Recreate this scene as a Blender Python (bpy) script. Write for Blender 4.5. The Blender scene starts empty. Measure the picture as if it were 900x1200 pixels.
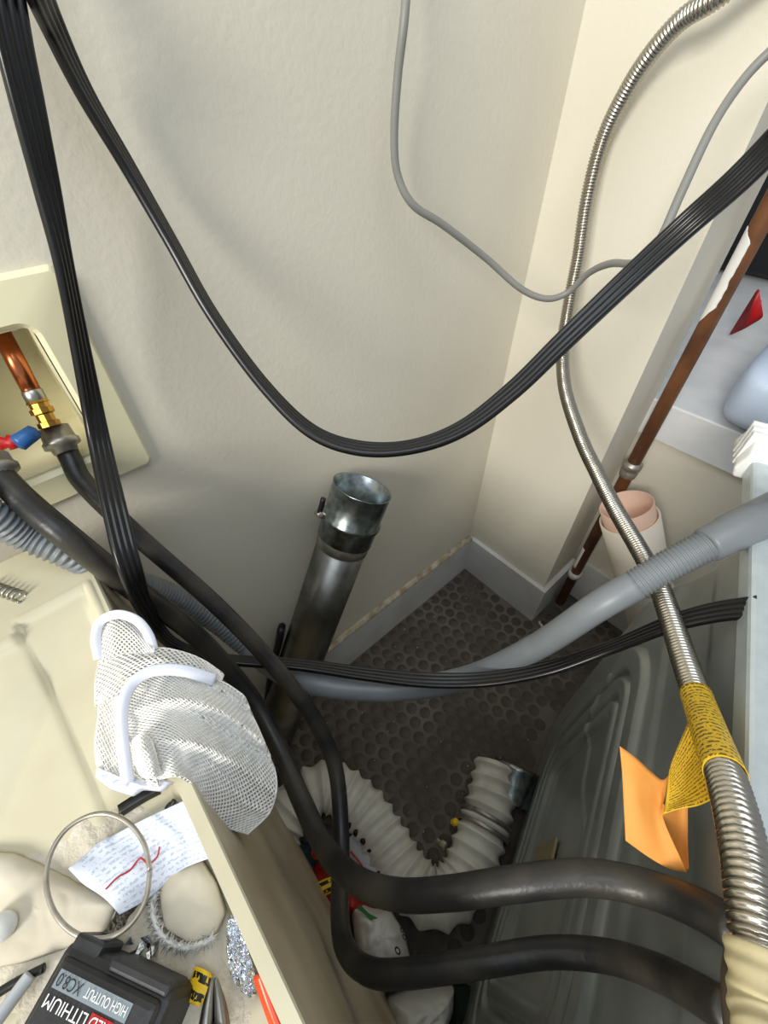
import bpy, bmesh, math, random
from mathutils import Vector, Matrix, noise
random.seed(7)
C = bpy.context.scene.collection
SC = bpy.context.scene
PI = math.pi

# ------------------------------------------------------------------ camera
F, PITCH, YAW, ROLL = 509.48, 0.8051, 0.7311, 0.0036
CAM = Vector((-0.8081, -0.4890, 1.2))
_f = Vector((math.sin(YAW)*math.cos(PITCH), math.cos(YAW)*math.cos(PITCH), -math.sin(PITCH)))
_r0 = Vector((math.cos(YAW), -math.sin(YAW), 0)); _d0 = _f.cross(_r0)
_r = _r0*math.cos(ROLL)+_d0*math.sin(ROLL); _d = -_r0*math.sin(ROLL)+_d0*math.cos(ROLL)
cd = bpy.data.cameras.new('camera'); cam = bpy.data.objects.new('camera', cd); C.objects.link(cam)
cam.matrix_world = Matrix(((_r.x, -_d.x, -_f.x, CAM.x), (_r.y, -_d.y, -_f.y, CAM.y), (_r.z, -_d.z, -_f.z, CAM.z), (0, 0, 0, 1)))
cd.sensor_fit = 'VERTICAL'; cd.sensor_height = 36; cd.lens = 36*F/1200; cd.clip_start = .01; cd.clip_end = 50
SC.camera = cam

# ------------------------------------------------------------------ light
SC.view_settings.view_transform = 'Standard'; SC.view_settings.look = 'None'
SC.view_settings.exposure = 0.0; SC.view_settings.gamma = 1.0; SC.view_settings.use_curve_mapping = False
w = bpy.data.worlds.new('world'); SC.world = w; w.use_nodes = True
bg = w.node_tree.nodes['Background']; bg.inputs[0].default_value = (.83, .90, 1.0, 1); bg.inputs[1].default_value = .44

def area(name, loc, target, size, size_y, power, col):
    l = bpy.data.lights.new(name, 'AREA'); l.shape = 'RECTANGLE'; l.size = size; l.size_y = size_y; l.energy = power; l.color = col
    o = bpy.data.objects.new(name, l); C.objects.link(o); o.location = loc
    o.rotation_euler = (Vector(target)-Vector(loc)).to_track_quat('-Z', 'Y').to_euler()
    return o
area('window_light', (-3.4, -1.15, 2.42), (-.4, -.15, .75), 1.0, 1.0, 108, (1, .96, .88))
area('fill_light', (-.9, -.8, 2.5), (-.3, -.3, 0), 1.0, 1.0, 12, (.84, .92, 1))  # unseen bluish fill, added to lift the dim corner and baseboards

# ------------------------------------------------------------------ helpers
def ray(px, py): return _r*((px-450)/F)+_d*((py-600)/F)+_f
def U(px, py, d=None, x=None, y=None, z=None):
    v = ray(px, py)
    if d is None:
        d = (z-CAM.z)/v.z if z is not None else (y-CAM.y)/v.y if y is not None else (x-CAM.x)/v.x
    return CAM+v*d

def lin(c):
    return tuple((v/12.92 if v <= .04045 else ((v+.055)/1.055)**2.4) for v in (x/255 for x in c))
def mat(name, col, rough=.6, metal=0., col2=None, nscale=8., amt=.5, bump=0., bscale=40., detail=4., spec=.5, trans=0., coat=0., lo=.35, hi=.65):
    m = bpy.data.materials.new(name); m.use_nodes = True; nt = m.node_tree; N = nt.nodes; L = nt.links
    b = N['Principled BSDF']; b.inputs['Roughness'].default_value = rough; b.inputs['Metallic'].default_value = metal
    b.inputs['Specular IOR Level'].default_value = spec
    b.inputs['Transmission Weight'].default_value = trans; b.inputs['Coat Weight'].default_value = coat
    c1 = lin(col)+(1,); b.inputs['Base Color'].default_value = c1
    tc = N.new('ShaderNodeTexCoord')
    if col2:
        n = N.new('ShaderNodeTexNoise'); n.inputs['Scale'].default_value = nscale; n.inputs['Detail'].default_value = detail
        L.new(tc.outputs['Object'], n.inputs['Vector'])
        r = N.new('ShaderNodeMapRange'); r.inputs[1].default_value = lo; r.inputs[2].default_value = hi; r.inputs[4].default_value = amt
        L.new(n.outputs['Fac'], r.inputs[0])
        mx = N.new('ShaderNodeMix'); mx.data_type = 'RGBA'; mx.inputs[6].default_value = c1; mx.inputs[7].default_value = lin(col2)+(1,)
        L.new(r.outputs[0], mx.inputs[0]); L.new(mx.outputs[2], b.inputs['Base Color'])
    if bump:
        n2 = N.new('ShaderNodeTexNoise'); n2.inputs['Scale'].default_value = bscale; n2.inputs['Detail'].default_value = 3
        L.new(tc.outputs['Object'], n2.inputs['Vector'])
        bp = N.new('ShaderNodeBump'); bp.inputs['Strength'].default_value = bump; bp.inputs['Distance'].default_value = .002
        L.new(n2.outputs['Fac'], bp.inputs['Height']); L.new(bp.outputs[0], b.inputs['Normal'])
    return m

def mobj(name, verts, faces, m, parent=None, smooth=True, mats=None, fm=None):
    me = bpy.data.meshes.new(name); me.from_pydata([tuple(v) for v in verts], [], faces); me.validate()
    for mm in (mats or [m]): me.materials.append(mm)
    if fm:
        for p, k in zip(me.polygons, fm): p.material_index = k
    if smooth: me.polygons.foreach_set('use_smooth', [True]*len(me.polygons))
    me.update()
    o = bpy.data.objects.new(name, me); C.objects.link(o)
    if parent:
        o.parent = parent
        mw = Matrix.Identity(4); p = parent
        mw = wm(parent)
        o.matrix_parent_inverse = mw.inverted()
    return o
def wm(o):
    m = o.matrix_basis.copy()
    if o.parent: m = wm(o.parent) @ o.matrix_parent_inverse @ m
    return m
def tag(o, label, cat, group=None, kind=None):
    o['label'] = label; o['category'] = cat
    if group: o['group'] = group
    if kind: o['kind'] = kind
    return o
def thing(name, label, cat, loc, group=None):
    o = bpy.data.objects.new(name, None); C.objects.link(o); o.location = loc; o.empty_display_size = .02
    return tag(o, label, cat, group)
def struct(o): o['kind'] = 'structure'; return o

def boxv(x0, x1, y0, y1, z0, z1):
    v = [(x0,y0,z0),(x1,y0,z0),(x1,y1,z0),(x0,y1,z0),(x0,y0,z1),(x1,y0,z1),(x1,y1,z1),(x0,y1,z1)]
    f = [(0,3,2,1),(4,5,6,7),(0,1,5,4),(1,2,6,5),(2,3,7,6),(3,0,4,7)]
    return v, f
def join(*parts):
    V = []; Fc = []
    for v, f in parts:
        k = len(V); V += list(v); Fc += [tuple(i+k for i in q) for q in f]
    return V, Fc
def bevel(o, wd=.002, seg=2):
    md = o.modifiers.new('bevel', 'BEVEL'); md.width = wd; md.segments = seg; md.limit_method = 'ANGLE'
    return o
def box(name, b, m, parent=None, bev=0.):
    o = mobj(name, *boxv(*b), m, parent, smooth=False)
    if bev: bevel(o, bev)
    return o

def spline(pts, n):
    """Catmull-Rom through pts (tuples of floats), n samples evenly spaced in arc length"""
    P = [list(p) for p in pts]
    P = [[2*a-b for a, b in zip(P[0], P[1])]]+P+[[2*a-b for a, b in zip(P[-1], P[-2])]]
    fine = []
    for i in range(1, len(P)-2):
        for k in range(24):
            t = k/24; q = []
            for c in range(len(P[0])):
                a, b, cc, dd = P[i-1][c], P[i][c], P[i+1][c], P[i+2][c]
                q.append(.5*(2*b+(cc-a)*t+(2*a-5*b+4*cc-dd)*t*t+(3*b-a-3*cc+dd)*t**3))
            fine.append(q)
    fine.append(P[-2])
    s = [0.]
    for a, b in zip(fine, fine[1:]): s.append(s[-1]+math.dist(a[:3], b[:3]))
    out = []; j = 0
    for k in range(n):
        t = s[-1]*k/(n-1)
        while j < len(s)-2 and s[j+1] < t: j += 1
        u = (t-s[j])/max(1e-9, s[j+1]-s[j])
        out.append([a+(b-a)*u for a, b in zip(fine[j], fine[j+1])])
    return out, s[-1]
def frames(path):
    T = []
    for i in range(len(path)):
        a = Vector(path[max(0, i-1)][:3]); b = Vector(path[min(len(path)-1, i+1)][:3]); T.append((b-a).normalized())
    n = T[0].orthogonal().normalized(); out = []
    for t in T:
        n = (n-t*n.dot(t)).normalized(); out.append((t, n, t.cross(n)))
    return out
def tube(pts, r, n=120, sides=12, rf=None, cap=True, closed=False):
    """pts: control points; r: radius or None (then the 4th value of each point); rf(s, theta, k) multiplies/adds"""
    if closed: pts = list(pts)+[pts[0]]
    path, L = spline(pts, n); fr = frames(path)
    V = []; Fc = []
    for k, (p, (t, a, b)) in enumerate(zip(path, fr)):
        s = L*k/(n-1); r0 = r if r is not None else p[3]
        for j in range(sides):
            th = 2*PI*j/sides; rr = r0+(rf(s, th, k) if rf else 0)
            V.append(Vector(p[:3])+(a*math.cos(th)+b*math.sin(th))*rr)
    for k in range(n-1):
        for j in range(sides):
            j2 = (j+1) % sides
            Fc.append((k*sides+j, k*sides+j2, (k+1)*sides+j2, (k+1)*sides+j))
    if cap and not closed:
        Fc.append(tuple(range(sides))[::-1]); Fc.append(tuple((n-1)*sides+j for j in range(sides)))
    return V, Fc
def lathe(p0, p1, prof, sides=32, cap=False):
    """prof: (t along axis 0..1 of p0->p1, radius)"""
    p0 = Vector(p0); ax = Vector(p1)-p0; t = ax.normalized(); a = t.orthogonal().normalized(); b = t.cross(a)
    V = []; Fc = []
    for (q, r) in prof:
        for j in range(sides):
            th = 2*PI*j/sides; V.append(p0+ax*q+(a*math.cos(th)+b*math.sin(th))*r)
    for k in range(len(prof)-1):
        for j in range(sides):
            j2 = (j+1) % sides; Fc.append((k*sides+j, k*sides+j2, (k+1)*sides+j2, (k+1)*sides+j))
    if cap:
        Fc.append(tuple(range(sides))[::-1]); Fc.append(tuple((len(prof)-1)*sides+j for j in range(sides)))
    return V, Fc
def pillow(poly, h, rings=14, per=6, amp=.004, freq=40, seed=0., dome=.5, jag=0., base=.0):
    """closed crumpled body over a closed polygon of world points: rim stays on the polygon, the top rises by h"""
    n = len(poly); R = []
    for i in range(n):
        a, b = Vector(poly[i]), Vector(poly[(i+1) % n])
        for k in range(per): R.append(a.lerp(b, k/per))
    # soften the corners
    R = [(R[i-1]+R[i]*2+R[(i+1) % len(R)])/4 for i in range(len(R))]
    c = sum(R, Vector())/len(R); N = len(R); V = []; Fc = []
    for q in range(rings):
        t = 1-q/rings
        for p in R:
            v = c.lerp(p, t*(1+jag*noise.noise(Vector(p)*90+Vector((seed, 0, 0)))))
            e = (1-t**3)**dome if t < 1 else 0
            nz = noise.noise(v*freq+Vector((seed, seed*.7, 0)))+.5*noise.noise(v*freq*2.3+Vector((0, seed, 3)))
            nz = abs(nz)*1.6-.5
            V.append(v+Vector((0, 0, h*e+amp*nz*min(1, e*3)+base)))
    V.append(c+Vector((0, 0, h+base)))
    for q in range(rings-1):
        for j in range(N):
            j2 = (j+1) % N; Fc.append((q*N+j, q*N+j2, (q+1)*N+j2, (q+1)*N+j))
    top = len(V)-1
    for j in range(N): Fc.append(((rings-1)*N+j, (rings-1)*N+(j+1) % N, top))
    Fc.append(tuple(range(N))[::-1])
    return V, Fc
def bic(grid, nu, nv):
    rows = [spline(r, nu)[0] for r in grid]; out = []
    cols = [spline([rows[i][k] for i in range(len(rows))], nv)[0] for k in range(nu)]
    return [[Vector(cols[k][j][:3]) for k in range(nu)] for j in range(nv)]
def sheet(g, thick):
    nv, nu = len(g), len(g[0]); V = []; Fc = []
    def nrm(j, k):
        a = g[min(nv-1, j+1)][k]-g[max(0, j-1)][k]; b = g[j][min(nu-1, k+1)]-g[j][max(0, k-1)]
        v = a.cross(b); return v.normalized() if v.length > 1e-12 else Vector((0, 0, 1))
    for s in (1, -1):
        for j in range(nv):
            for k in range(nu): V.append(g[j][k]+nrm(j, k)*thick*.5*s)
    o = nu*nv
    for j in range(nv-1):
        for k in range(nu-1):
            a = j*nu+k; Fc.append((a, a+1, a+nu+1, a+nu)); Fc.append((o+a, o+a+nu, o+a+nu+1, o+a+1))
    for k in range(nu-1):
        Fc.append((k, o+k, o+k+1, k+1)); a = (nv-1)*nu+k; Fc.append((a, a+1, o+a+1, o+a))
    for j in range(nv-1):
        a = j*nu; Fc.append((a, a+nu, o+a+nu, o+a)); a = j*nu+nu-1; Fc.append((a, o+a, o+a+nu, a+nu))
    return V, Fc
def uvgrid(o, nu, nv):
    """uv from vertex index of a sheet()"""
    me = o.data; uv = me.uv_layers.new(name='uv')
    for lp in me.loops:
        i = lp.vertex_index % (nu*nv); uv.data[lp.index].uv = ((i % nu)/(nu-1), (i//nu)/(nv-1))

# ------------------------------------------------------------------ materials
M = {}
M['wall'] = mat('wall paint', (226, 220, 203), .55, col2=(214, 207, 189), nscale=3, amt=.6, bump=.22, bscale=120)
M['trim'] = mat('trim paint', (222, 222, 220), .45, col2=(186, 178, 165), nscale=9, amt=.5, bump=.1, bscale=60)
M['ledge'] = mat('ledge paint', (226, 226, 224), .4, col2=(206, 208, 210), nscale=14, amt=.6)
M['dusttrim'] = mat('dusty trim top', (206, 196, 172), .8, col2=(150, 130, 100), nscale=45, amt=.9, bump=.5, bscale=200)
M['cream'] = mat('cream plastic', (238, 232, 196), .38, col2=(228, 220, 182), nscale=6, amt=.5)
M['enamel'] = mat('almond enamel', (206, 200, 173), .42, col2=(180, 172, 147), nscale=9, amt=.6, lo=.4, hi=.7)  # base tone greyed, partly standing in for shade over the dryer top
M['enamelside'] = mat('grubby almond enamel', (206, 194, 166), .45, col2=(150, 130, 104), nscale=7, amt=.6)
M['copper'] = mat('copper', (214, 128, 82), .28, 1., col2=(160, 84, 50), nscale=30, amt=.6)
M['brownpipe'] = mat('browned copper', (140, 92, 58), .5, .35, col2=(88, 56, 38), nscale=14, amt=.8, bump=.2, bscale=90)
M['whitepaint'] = mat('white paint', (238, 236, 230), .6)
M['brass'] = mat('brass', (196, 150, 70), .3, 1., col2=(120, 84, 40), nscale=40, amt=.6)
M['solder'] = mat('tinned solder', (170, 168, 160), .35, 1.)
M['zinc'] = mat('dull zinc', (186, 182, 172), .42, .8, col2=(120, 110, 96), nscale=60, amt=.6)
M['galv'] = mat('galvanised steel', (172, 180, 180), .27, 1., col2=(112, 122, 124), nscale=90, amt=.8, detail=2)
M['galvdull'] = mat('smooth galvanised steel', (150, 148, 142), .33, 1., col2=(92, 94, 92), nscale=18, amt=.7)
M['steel'] = mat('stainless corrugation', (178, 172, 160), .26, 1.)
M['panel'] = mat('grey enamelled steel', (156, 162, 160), .3, .3, col2=(130, 136, 134), nscale=16, amt=.6)
M['console'] = mat('pale grey steel', (196, 206, 208), .36, .35, col2=(176, 186, 190), nscale=60, amt=.5)
M['rubber'] = mat('black rubber', (30, 30, 31), .40, col2=(92, 86, 72), nscale=16, amt=.55, lo=.45, hi=.8, bump=.15, bscale=220)
M['cord'] = mat('black cord', (14, 14, 16), .3)
M['greyhose'] = mat('grey hose', (124, 129, 133), .42, col2=(92, 96, 98), nscale=10, amt=.6)
M['greycab'] = mat('grey cable', (132, 131, 126), .45)
M['duct'] = mat('white vinyl duct', (226, 224, 214), .55, col2=(176, 170, 156), nscale=9, amt=.7, bump=.5, bscale=70)
M['black'] = mat('black plastic', (16, 16, 18), .4)
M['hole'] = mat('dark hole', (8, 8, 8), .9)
M['batt'] = mat('black battery plastic', (30, 31, 34), .5, col2=(52, 52, 54), nscale=60, amt=.5, bump=.2, bscale=200)
M['grlabel'] = mat('silver label', (130, 142, 150), .35)
M['white'] = mat('white plastic', (240, 240, 238), .35)
M['meshw'] = mat('white mesh yarn', (244, 242, 236), .8)
M['satin'] = mat('white satin trim', (226, 230, 244), .45)
M['paper'] = mat('cream paper', (212, 205, 188), .85, col2=(184, 174, 152), nscale=20, amt=.6, bump=.2, bscale=90)
M['lint'] = mat('grey lint', (214, 208, 193), .95, col2=(184, 175, 156), nscale=26, amt=.8, bump=.7, bscale=300)
M['bluepaper'] = mat('bluish label paper', (208, 216, 232), .7, col2=(176, 188, 212), nscale=70, amt=.55)
M['tube'] = mat('white card tube', (234, 224, 208), .7)
M['tubein'] = mat('pink card lining', (232, 194, 172), .75)
M['red'] = mat('red plastic', (196, 26, 28), .4, col2=(140, 14, 18), nscale=40, amt=.6)
M['orange'] = mat('orange plastic', (226, 74, 28), .3)
M['bagred'] = mat('red packet', (170, 28, 22), .35, col2=(110, 16, 14), nscale=30, amt=.6)
M['yellow'] = mat('yellow plastic', (236, 200, 30), .5)
M['green'] = mat('green print', (40, 120, 60), .5)
M['blue'] = mat('blue plastic', (38, 92, 150), .4)
M['bagw'] = mat('white plastic bag', (226, 226, 222), .4, col2=(196, 196, 190), nscale=20, amt=.5)
M['greyw'] = mat('pale grey plastic', (176, 180, 184), .45)
M['jug'] = mat('pale blue plastic', (196, 210, 230), .4, col2=(186, 200, 222), nscale=4, amt=.4)
M['tape'] = mat('tan tape', (190, 178, 140), .65, col2=(160, 148, 112), nscale=30, amt=.6, bump=.4, bscale=60)
M['tapebrown'] = mat('brown tape edge', (74, 62, 50), .6)
M['tagorange'] = mat('orange paper back', (232, 158, 74), .7, col2=(204, 126, 52), nscale=14, amt=.6)
M['foil'] = mat('crumpled foil', (216, 220, 226), .14, 1., bump=.3, bscale=120)
M['stud'] = mat('dirty rubber stud', (74, 66, 58), .8, col2=(108, 99, 89), nscale=9, amt=.8, lo=.42, hi=.7, bump=.3, bscale=160)
M['floor'] = mat('dusty rubber floor', (108, 100, 91), .85, col2=(74, 66, 58), nscale=7, amt=.9, lo=.4, hi=.62, bump=.5, bscale=140)
M['label'] = mat('tan sticker', (150, 138, 108), .5)
M['tealcloth'] = mat('dark teal cloth', (24, 50, 60), .9)

def printed(name, base, ink, rows, dens=.5, wscale=60, axis=1):
    """flat print: rows of small dark dashes on the uv"""
    m = bpy.data.materials.new(name); m.use_nodes = True; nt = m.node_tree; N = nt.nodes; L = nt.links
    b = N['Principled BSDF']; b.inputs['Roughness'].default_value = .5
    uv = N.new('ShaderNodeUVMap'); sp = N.new('ShaderNodeSeparateXYZ'); L.new(uv.outputs[0], sp.inputs[0])
    def mth(op, a, v=None, c=None):
        n = N.new('ShaderNodeMath'); n.operation = op
        for i, q in enumerate((a, v, c)):
            if q is None: continue
            if isinstance(q, (int, float)): n.inputs[i].default_value = q
            else: L.new(q, n.inputs[i])
        return n.outputs[0]
    a, c = (sp.outputs[1], sp.outputs[0]) if axis == 1 else (sp.outputs[0], sp.outputs[1])
    rr = mth('MULTIPLY', a, rows); fr = mth('FRACT', rr); fl = mth('FLOOR', rr)
    line = mth('MULTIPLY', mth('GREATER_THAN', fr, .25), mth('LESS_THAN', fr, .75))
    cmb = N.new('ShaderNodeCombineXYZ'); L.new(mth('MULTIPLY', c, wscale), cmb.inputs[0]); L.new(mth('MULTIPLY', fl, 7.3), cmb.inputs[1])
    L.new(mth('MULTIPLY', fr, 2.2), cmb.inputs[2])
    n = N.new('ShaderNodeTexNoise'); n.inputs['Scale'].default_value = 1.; n.inputs['Detail'].default_value = 2; L.new(cmb.outputs[0], n.inputs['Vector'])
    inkm = mth('MULTIPLY', line, mth('GREATER_THAN', n.outputs['Fac'], dens))
    edge = mth('MULTIPLY', mth('GREATER_THAN', c, .06), mth('LESS_THAN', c, .94))
    inkm = mth('MULTIPLY', inkm, edge)
    mx = N.new('ShaderNodeMix'); mx.data_type = 'RGBA'; mx.inputs[6].default_value = lin(base)+(1,); mx.inputs[7].default_value = lin(ink)+(1,)
    L.new(inkm, mx.inputs[0]); L.new(mx.outputs[2], b.inputs['Base Color'])
    return m
M['tagprint'] = printed('yellow warning print', (236, 192, 44), (120, 92, 22), 19, .47, 46)
M['tagprint2'] = printed('yellow sleeve print', (234, 192, 44), (120, 92, 22), 22, .48, 34)
M['smallprint'] = printed('yellow tag print', (232, 192, 30), (24, 20, 10), 2, .42, 7)
M['faintprint'] = printed('faint print on label paper', (216, 223, 236), (178, 190, 212), 13, .5, 40)

# ------------------------------------------------------------------ setting
BX0, BX1, BZ0, BZ1 = -.985, -.781, .905, 1.046       # opening of the outlet box
W = .269                                             # depth of the pier
def wall_hole():
    return join(boxv(-2.4, BX0, 0, .12, 0, 2.4), boxv(BX1, 0, 0, .12, 0, 2.4), boxv(BX0, BX1, 0, .12, 0, BZ0), boxv(BX0, BX1, 0, .12, BZ1, 2.4))
struct(mobj('wall_left', *wall_hole(), M['wall'], smooth=False))
struct(box('wall_right', (0, .16, -W, .12, 0, 2.4), M['wall']))
struct(box('wall_niche', (.172, 1.5, -1.5, .12, 0, .612), M['wall']))
struct(box('wall_niche_back', (1.5, 1.6, -1.5, .5, 0, 2.4), M['wall']))
struct(box('trim_1', (.162, 1.5, -1.5, .12, .613, .70), M['ledge'], bev=.003))
bl = struct(mobj('baseboard_left', *boxv(-2.4, -.0, -.013, 0, 0, .150), M['trim'], smooth=False))
v, f = sheet(bic([[(-2.4+2.39*i/8, -.0145+.0015*math.sin(i*2.1), .1525+.001*math.sin(i*1.7)) for i in range(9)],
                  [(-2.4+2.39*i/8, -.001, .163+.002*math.sin(i*1.3)) for i in range(9)]], 80, 4), .003)
mobj('dusty_caulk', v, f, M['dusttrim'], bl)
struct(mobj('baseboard_right', *join(boxv(-.013, 0, -W-.013, -.013, 0, .154), boxv(0, .16, -W-.013, -W, 0, .154)), M['trim'], smooth=False))
struct(box('baseboard_niche', (.159, .172, -1.5, -W-.013, 0, .165), M['trim'], bev=.003))
fl = struct(box('floor', (-2.4, .62, -1.6, .12, -.05, 0), M['floor']))

# raised round studs of the rubber floor, rows along the left wall
SP, SR = .0365, .0148
def disc_mesh():
    V = []; n = 12
    for r, z in ((SR, 0), (SR*.93, .0012)):
        for j in range(n): V.append((r*math.cos(2*PI*j/n), r*math.sin(2*PI*j/n), z))
    V.append((0, 0, .0014)); Fc = [(j, (j+1) % n, n+(j+1) % n, n+j) for j in range(n)]+[(n+j, n+(j+1) % n, 2*n) for j in range(n)]
    return V, Fc
def proj(p):
    v = Vector(p)-CAM; d = v.dot(_f)
    return (450+F*v.dot(_r)/d, 600+F*v.dot(_d)/d, d) if d > .05 else (-9e3, -9e3, 0)
PA = Vector((-.276, -.508, 0)); PT = Vector((-.95572, -.29427, 0)); PN = Vector((.29427, -.95572, 0))   # back panel of the right machine
def PP(u, z, n=0.): return Vector((PA.x, PA.y, 0))+PT*u+PN*n+Vector((0, 0, z))
dm = None; near = []; far = []
row = 0; y = -.030
while y > -1.0:
    x = -.032-(SP/2 if row % 2 else 0)
    while x > -.86:
        p = Vector((x, y, 0)); s = (p-Vector((PA.x, PA.y, 0))).dot(PN); uu = (p-Vector((PA.x, PA.y, 0))).dot(PT)
        if not (s > -.016 and uu > -.08):
            q = proj(p)
            (near if 330 < q[0] < 760 and 640 < q[1] < 1010 else far).append((x, y))
        x -= SP
    x = .02-(SP/2 if row % 2 else 0)
    while x < .15:
        if y < -W-.035: 
            q = proj((x, y, 0)); (near if q[0] < 760 and q[1] > 600 else far).append((x, y))
        x += SP
    y -= SP*.866; row += 1
near.sort(key=lambda p: (Vector((p[0], p[1], 0))-CAM).length)
far += near[300:]; near = near[:300]
for (x, y) in near:
    if dm is None:
        o = mobj('floor_stud', *disc_mesh(), M['stud'], fl); dm = o
    else:
        o = dm.copy(); C.objects.link(o)
    o.location = (x, y, 0)
v, f = join(*[([Vector(q)+Vector((x, y, 0)) for q in disc_mesh()[0]], disc_mesh()[1]) for x, y in far])
o = mobj('floor_studs_beyond', v, f, M['stud'], fl); o['kind'] = 'stuff'

# crumbs and plaster flakes on the floor
parts = []
for k in range(150):
    x, y = random.uniform(-.75, .12), random.uniform(-.5, -.02)
    s = random.uniform(.001, .0032)
    q = [(x+random.uniform(-s, s), y+random.uniform(-s, s), .001+random.uniform(0, .002)) for _ in range(3)]+[(x, y, .0035)]
    if (Vector((x, y, 0))-Vector((PA.x, PA.y, 0))).dot(PN) < -.02: parts.append((q, [(0, 1, 2), (0, 1, 3), (1, 2, 3), (2, 0, 3)]))
tag(mobj('floor_crumbs', *join(*parts), M['paper'], smooth=False), 'pale plaster crumbs scattered over the dark studded floor', 'crumbs', kind='stuff')
v, f = tube([U(x, y, z=.004)[:] for x, y in ((632, 728), (636, 736), (644, 741), (652, 748))], .0042, 20, 6, rf=lambda s, t, k: .0015*math.sin(k*1.1+t))
tag(mobj('paper_scrap', v, f, M['paper']), 'twisted white scrap of paper on the floor by the pier corner', 'scrap')

# ------------------------------------------------------------------ laundry outlet box on the left wall
lb = thing('laundry_outlet_box', 'cream plastic laundry outlet box with copper riser set into the left wall', 'outlet box', (-.88, 0, .869))
FX0, FX1, FZ0, FZ1 = -1.03, -.7435, .8688, 1.0818
def ringrect(a, b, y0, y1, n=6, ra=.006, rb=.012):
    def loop(x0, x1, z0, z1, r):
        L = []
        for cx, cz, a0 in ((x1-r, z1-r, 0), (x0+r, z1-r, 90), (x0+r, z0+r, 180), (x1-r, z0+r, 270)):
            for k in range(n+1): t = math.radians(a0+90*k/n); L.append((cx+r*math.cos(t), cz+r*math.sin(t)))
        return L
    A = loop(*a, ra); Bq = loop(*b, rb); A2 = loop(a[0]+.003, a[1]-.003, a[2]+.003, a[3]-.003, ra); B2 = loop(b[0]-.004, b[1]+.004, b[2]-.004, b[3]+.004, rb+.003)
    rows = [(A, y0), (A2, y1), (B2, y1-.0035), (Bq, y1+.001), (Bq, y0+.005)]; N = len(A)
    V = [(x, y, z) for L, y in rows for x, z in L]; Fc = []
    for k in range(len(rows)-1):
        for j in range(N): Fc.append((k*N+j, k*N+(j+1) % N, (k+1)*N+(j+1) % N, (k+1)*N+j))
    return V, Fc
mobj('flange', *ringrect((FX0, FX1, FZ0, FZ1), (BX0+.002, BX1-.002, BZ0+.002, BZ1-.002), 0, -.008), M['cream'], lb, smooth=False)
# recessed tray: five walls
e = .002
x0, x1, z0, z1, yb = BX0+.003, BX1-.003, BZ0+.003, BZ1-.003, .085
v, f = join(boxv(x0, x1, yb-e, yb, z0, z1), boxv(x0, x0+e, -.004, yb, z0, z1), boxv(x1-e, x1, -.004, yb, z0, z1), boxv(x0, x1, -.004, yb, z0, z0+e), boxv(x0, x1, -.004, yb, z1-e, z1))
mobj('recess_tray', v, f, M['cream'], lb, smooth=False)
# riser + valve: from the top of the tray down to the coupling
vt, vb = U(2, 392, y=.030), U(62, 505, y=-.012)
def al(t): return vt.lerp(vb, t)
r_ = .0079
mobj('copper_pipe', *lathe(al(-.06), al(.58), [(0, r_), (1, r_)], 20, True), M['copper'], lb)
mobj('solder_joint', *lathe(al(.56), al(.68), [(0, r_*1.04), (.1, r_*1.12), (.9, r_*1.12), (1, r_)], 20, True), M['solder'], lb)
bv = mobj('brass_valve', *lathe(al(.66), al(.95), [(0, r_*1.1), (.12, r_*1.25), (.14, r_*1.05), (.3, r_*1.05), (.32, r_*1.3), (.5, r_*1.3), (.55, r_*.95), (.8, r_*.95), (.82, r_*1.25), (1, r_*1.25)], 10, True), M['brass'], lb, smooth=False)
wt, wb_ = U(-72, 425, y=.030), U(-14, 532, y=-.010)
mobj('copper_pipe', *lathe(wt, wt.lerp(wb_, .6), [(0, .0079), (1, .0079)], 20, True), M['copper'], lb)
mobj('brass_valve', *lathe(wt.lerp(wb_, .58), wt.lerp(wb_, .98), [(0, .0087), (.3, .0087), (.32, .0103), (.5, .0103), (.55, .0075), (.8, .0075), (.82, .0099), (1, .0099)], 10, True), M['brass'], lb, smooth=False)
mobj('blue_valve_handle', *lathe(al(.9)+Vector((-.012, -.004, -.002)), al(.9)+Vector((-.032, -.012, -.004)), [(0, .004), (.1, .0072), (.9, .0082), (1, .005)], 12, True), M['blue'], lb)['label'] = 'blue cold water handle'
mobj('red_valve_handle', *lathe(U(26, 517, y=-.012), U(-4, 520, y=-.012), [(0, .003), (.1, .0055), (.55, .0075), (.6, .0048), (.9, .0070), (1, .005)], 12, True), M['red'], lb)['label'] = 'red hot water handle'
# ------------------------------------------------------------------ fill hoses (black rubber)
def pxpath(L): return [tuple(U(x, y, d=d))+tuple(e) for x, y, d, *e in L]
h1 = [(72, 515, .445), (84, 540, .445), (100, 568, .45), (160, 627, .475), (250, 706, .52), (305, 762, .545), (345, 810, .56), (375, 855, .57), (394, 905, .57), (400, 985, .54),
      (398, 1060, .48), (404, 1110, .43), (432, 1138, .39), (480, 1140, .37), (560, 1128, .355), (640, 1116, .345), (710, 1120, .325), (770, 1139, .290), (820, 1166, .252), (862, 1192, .228)]
h2 = [(-2, 556, .385), (30, 588, .385), (80, 630, .388), (150, 685, .435), (230, 745, .515), (290, 812, .56), (325, 872, .55), (352, 935, .51), (380, 992, .46), (415, 1030, .405), (465, 1048, .365),
      (530, 1046, .34), (600, 1036, .325), (680, 1028, .315), (740, 1036, .305), (790, 1052, .288), (835, 1073, .266), (868, 1096, .250)]
hose1 = thing('fill_hose', 'black rubber fill hose from the copper valve, looping lowest to the tan taped end', 'hose', U(72, 515, d=.445))
mobj('rubber_hose', *tube(pxpath(h1), .0102, 220, 16), M['rubber'], hose1)
c0, c1 = U(62, 500, d=.435), U(78, 530, d=.44)
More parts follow.
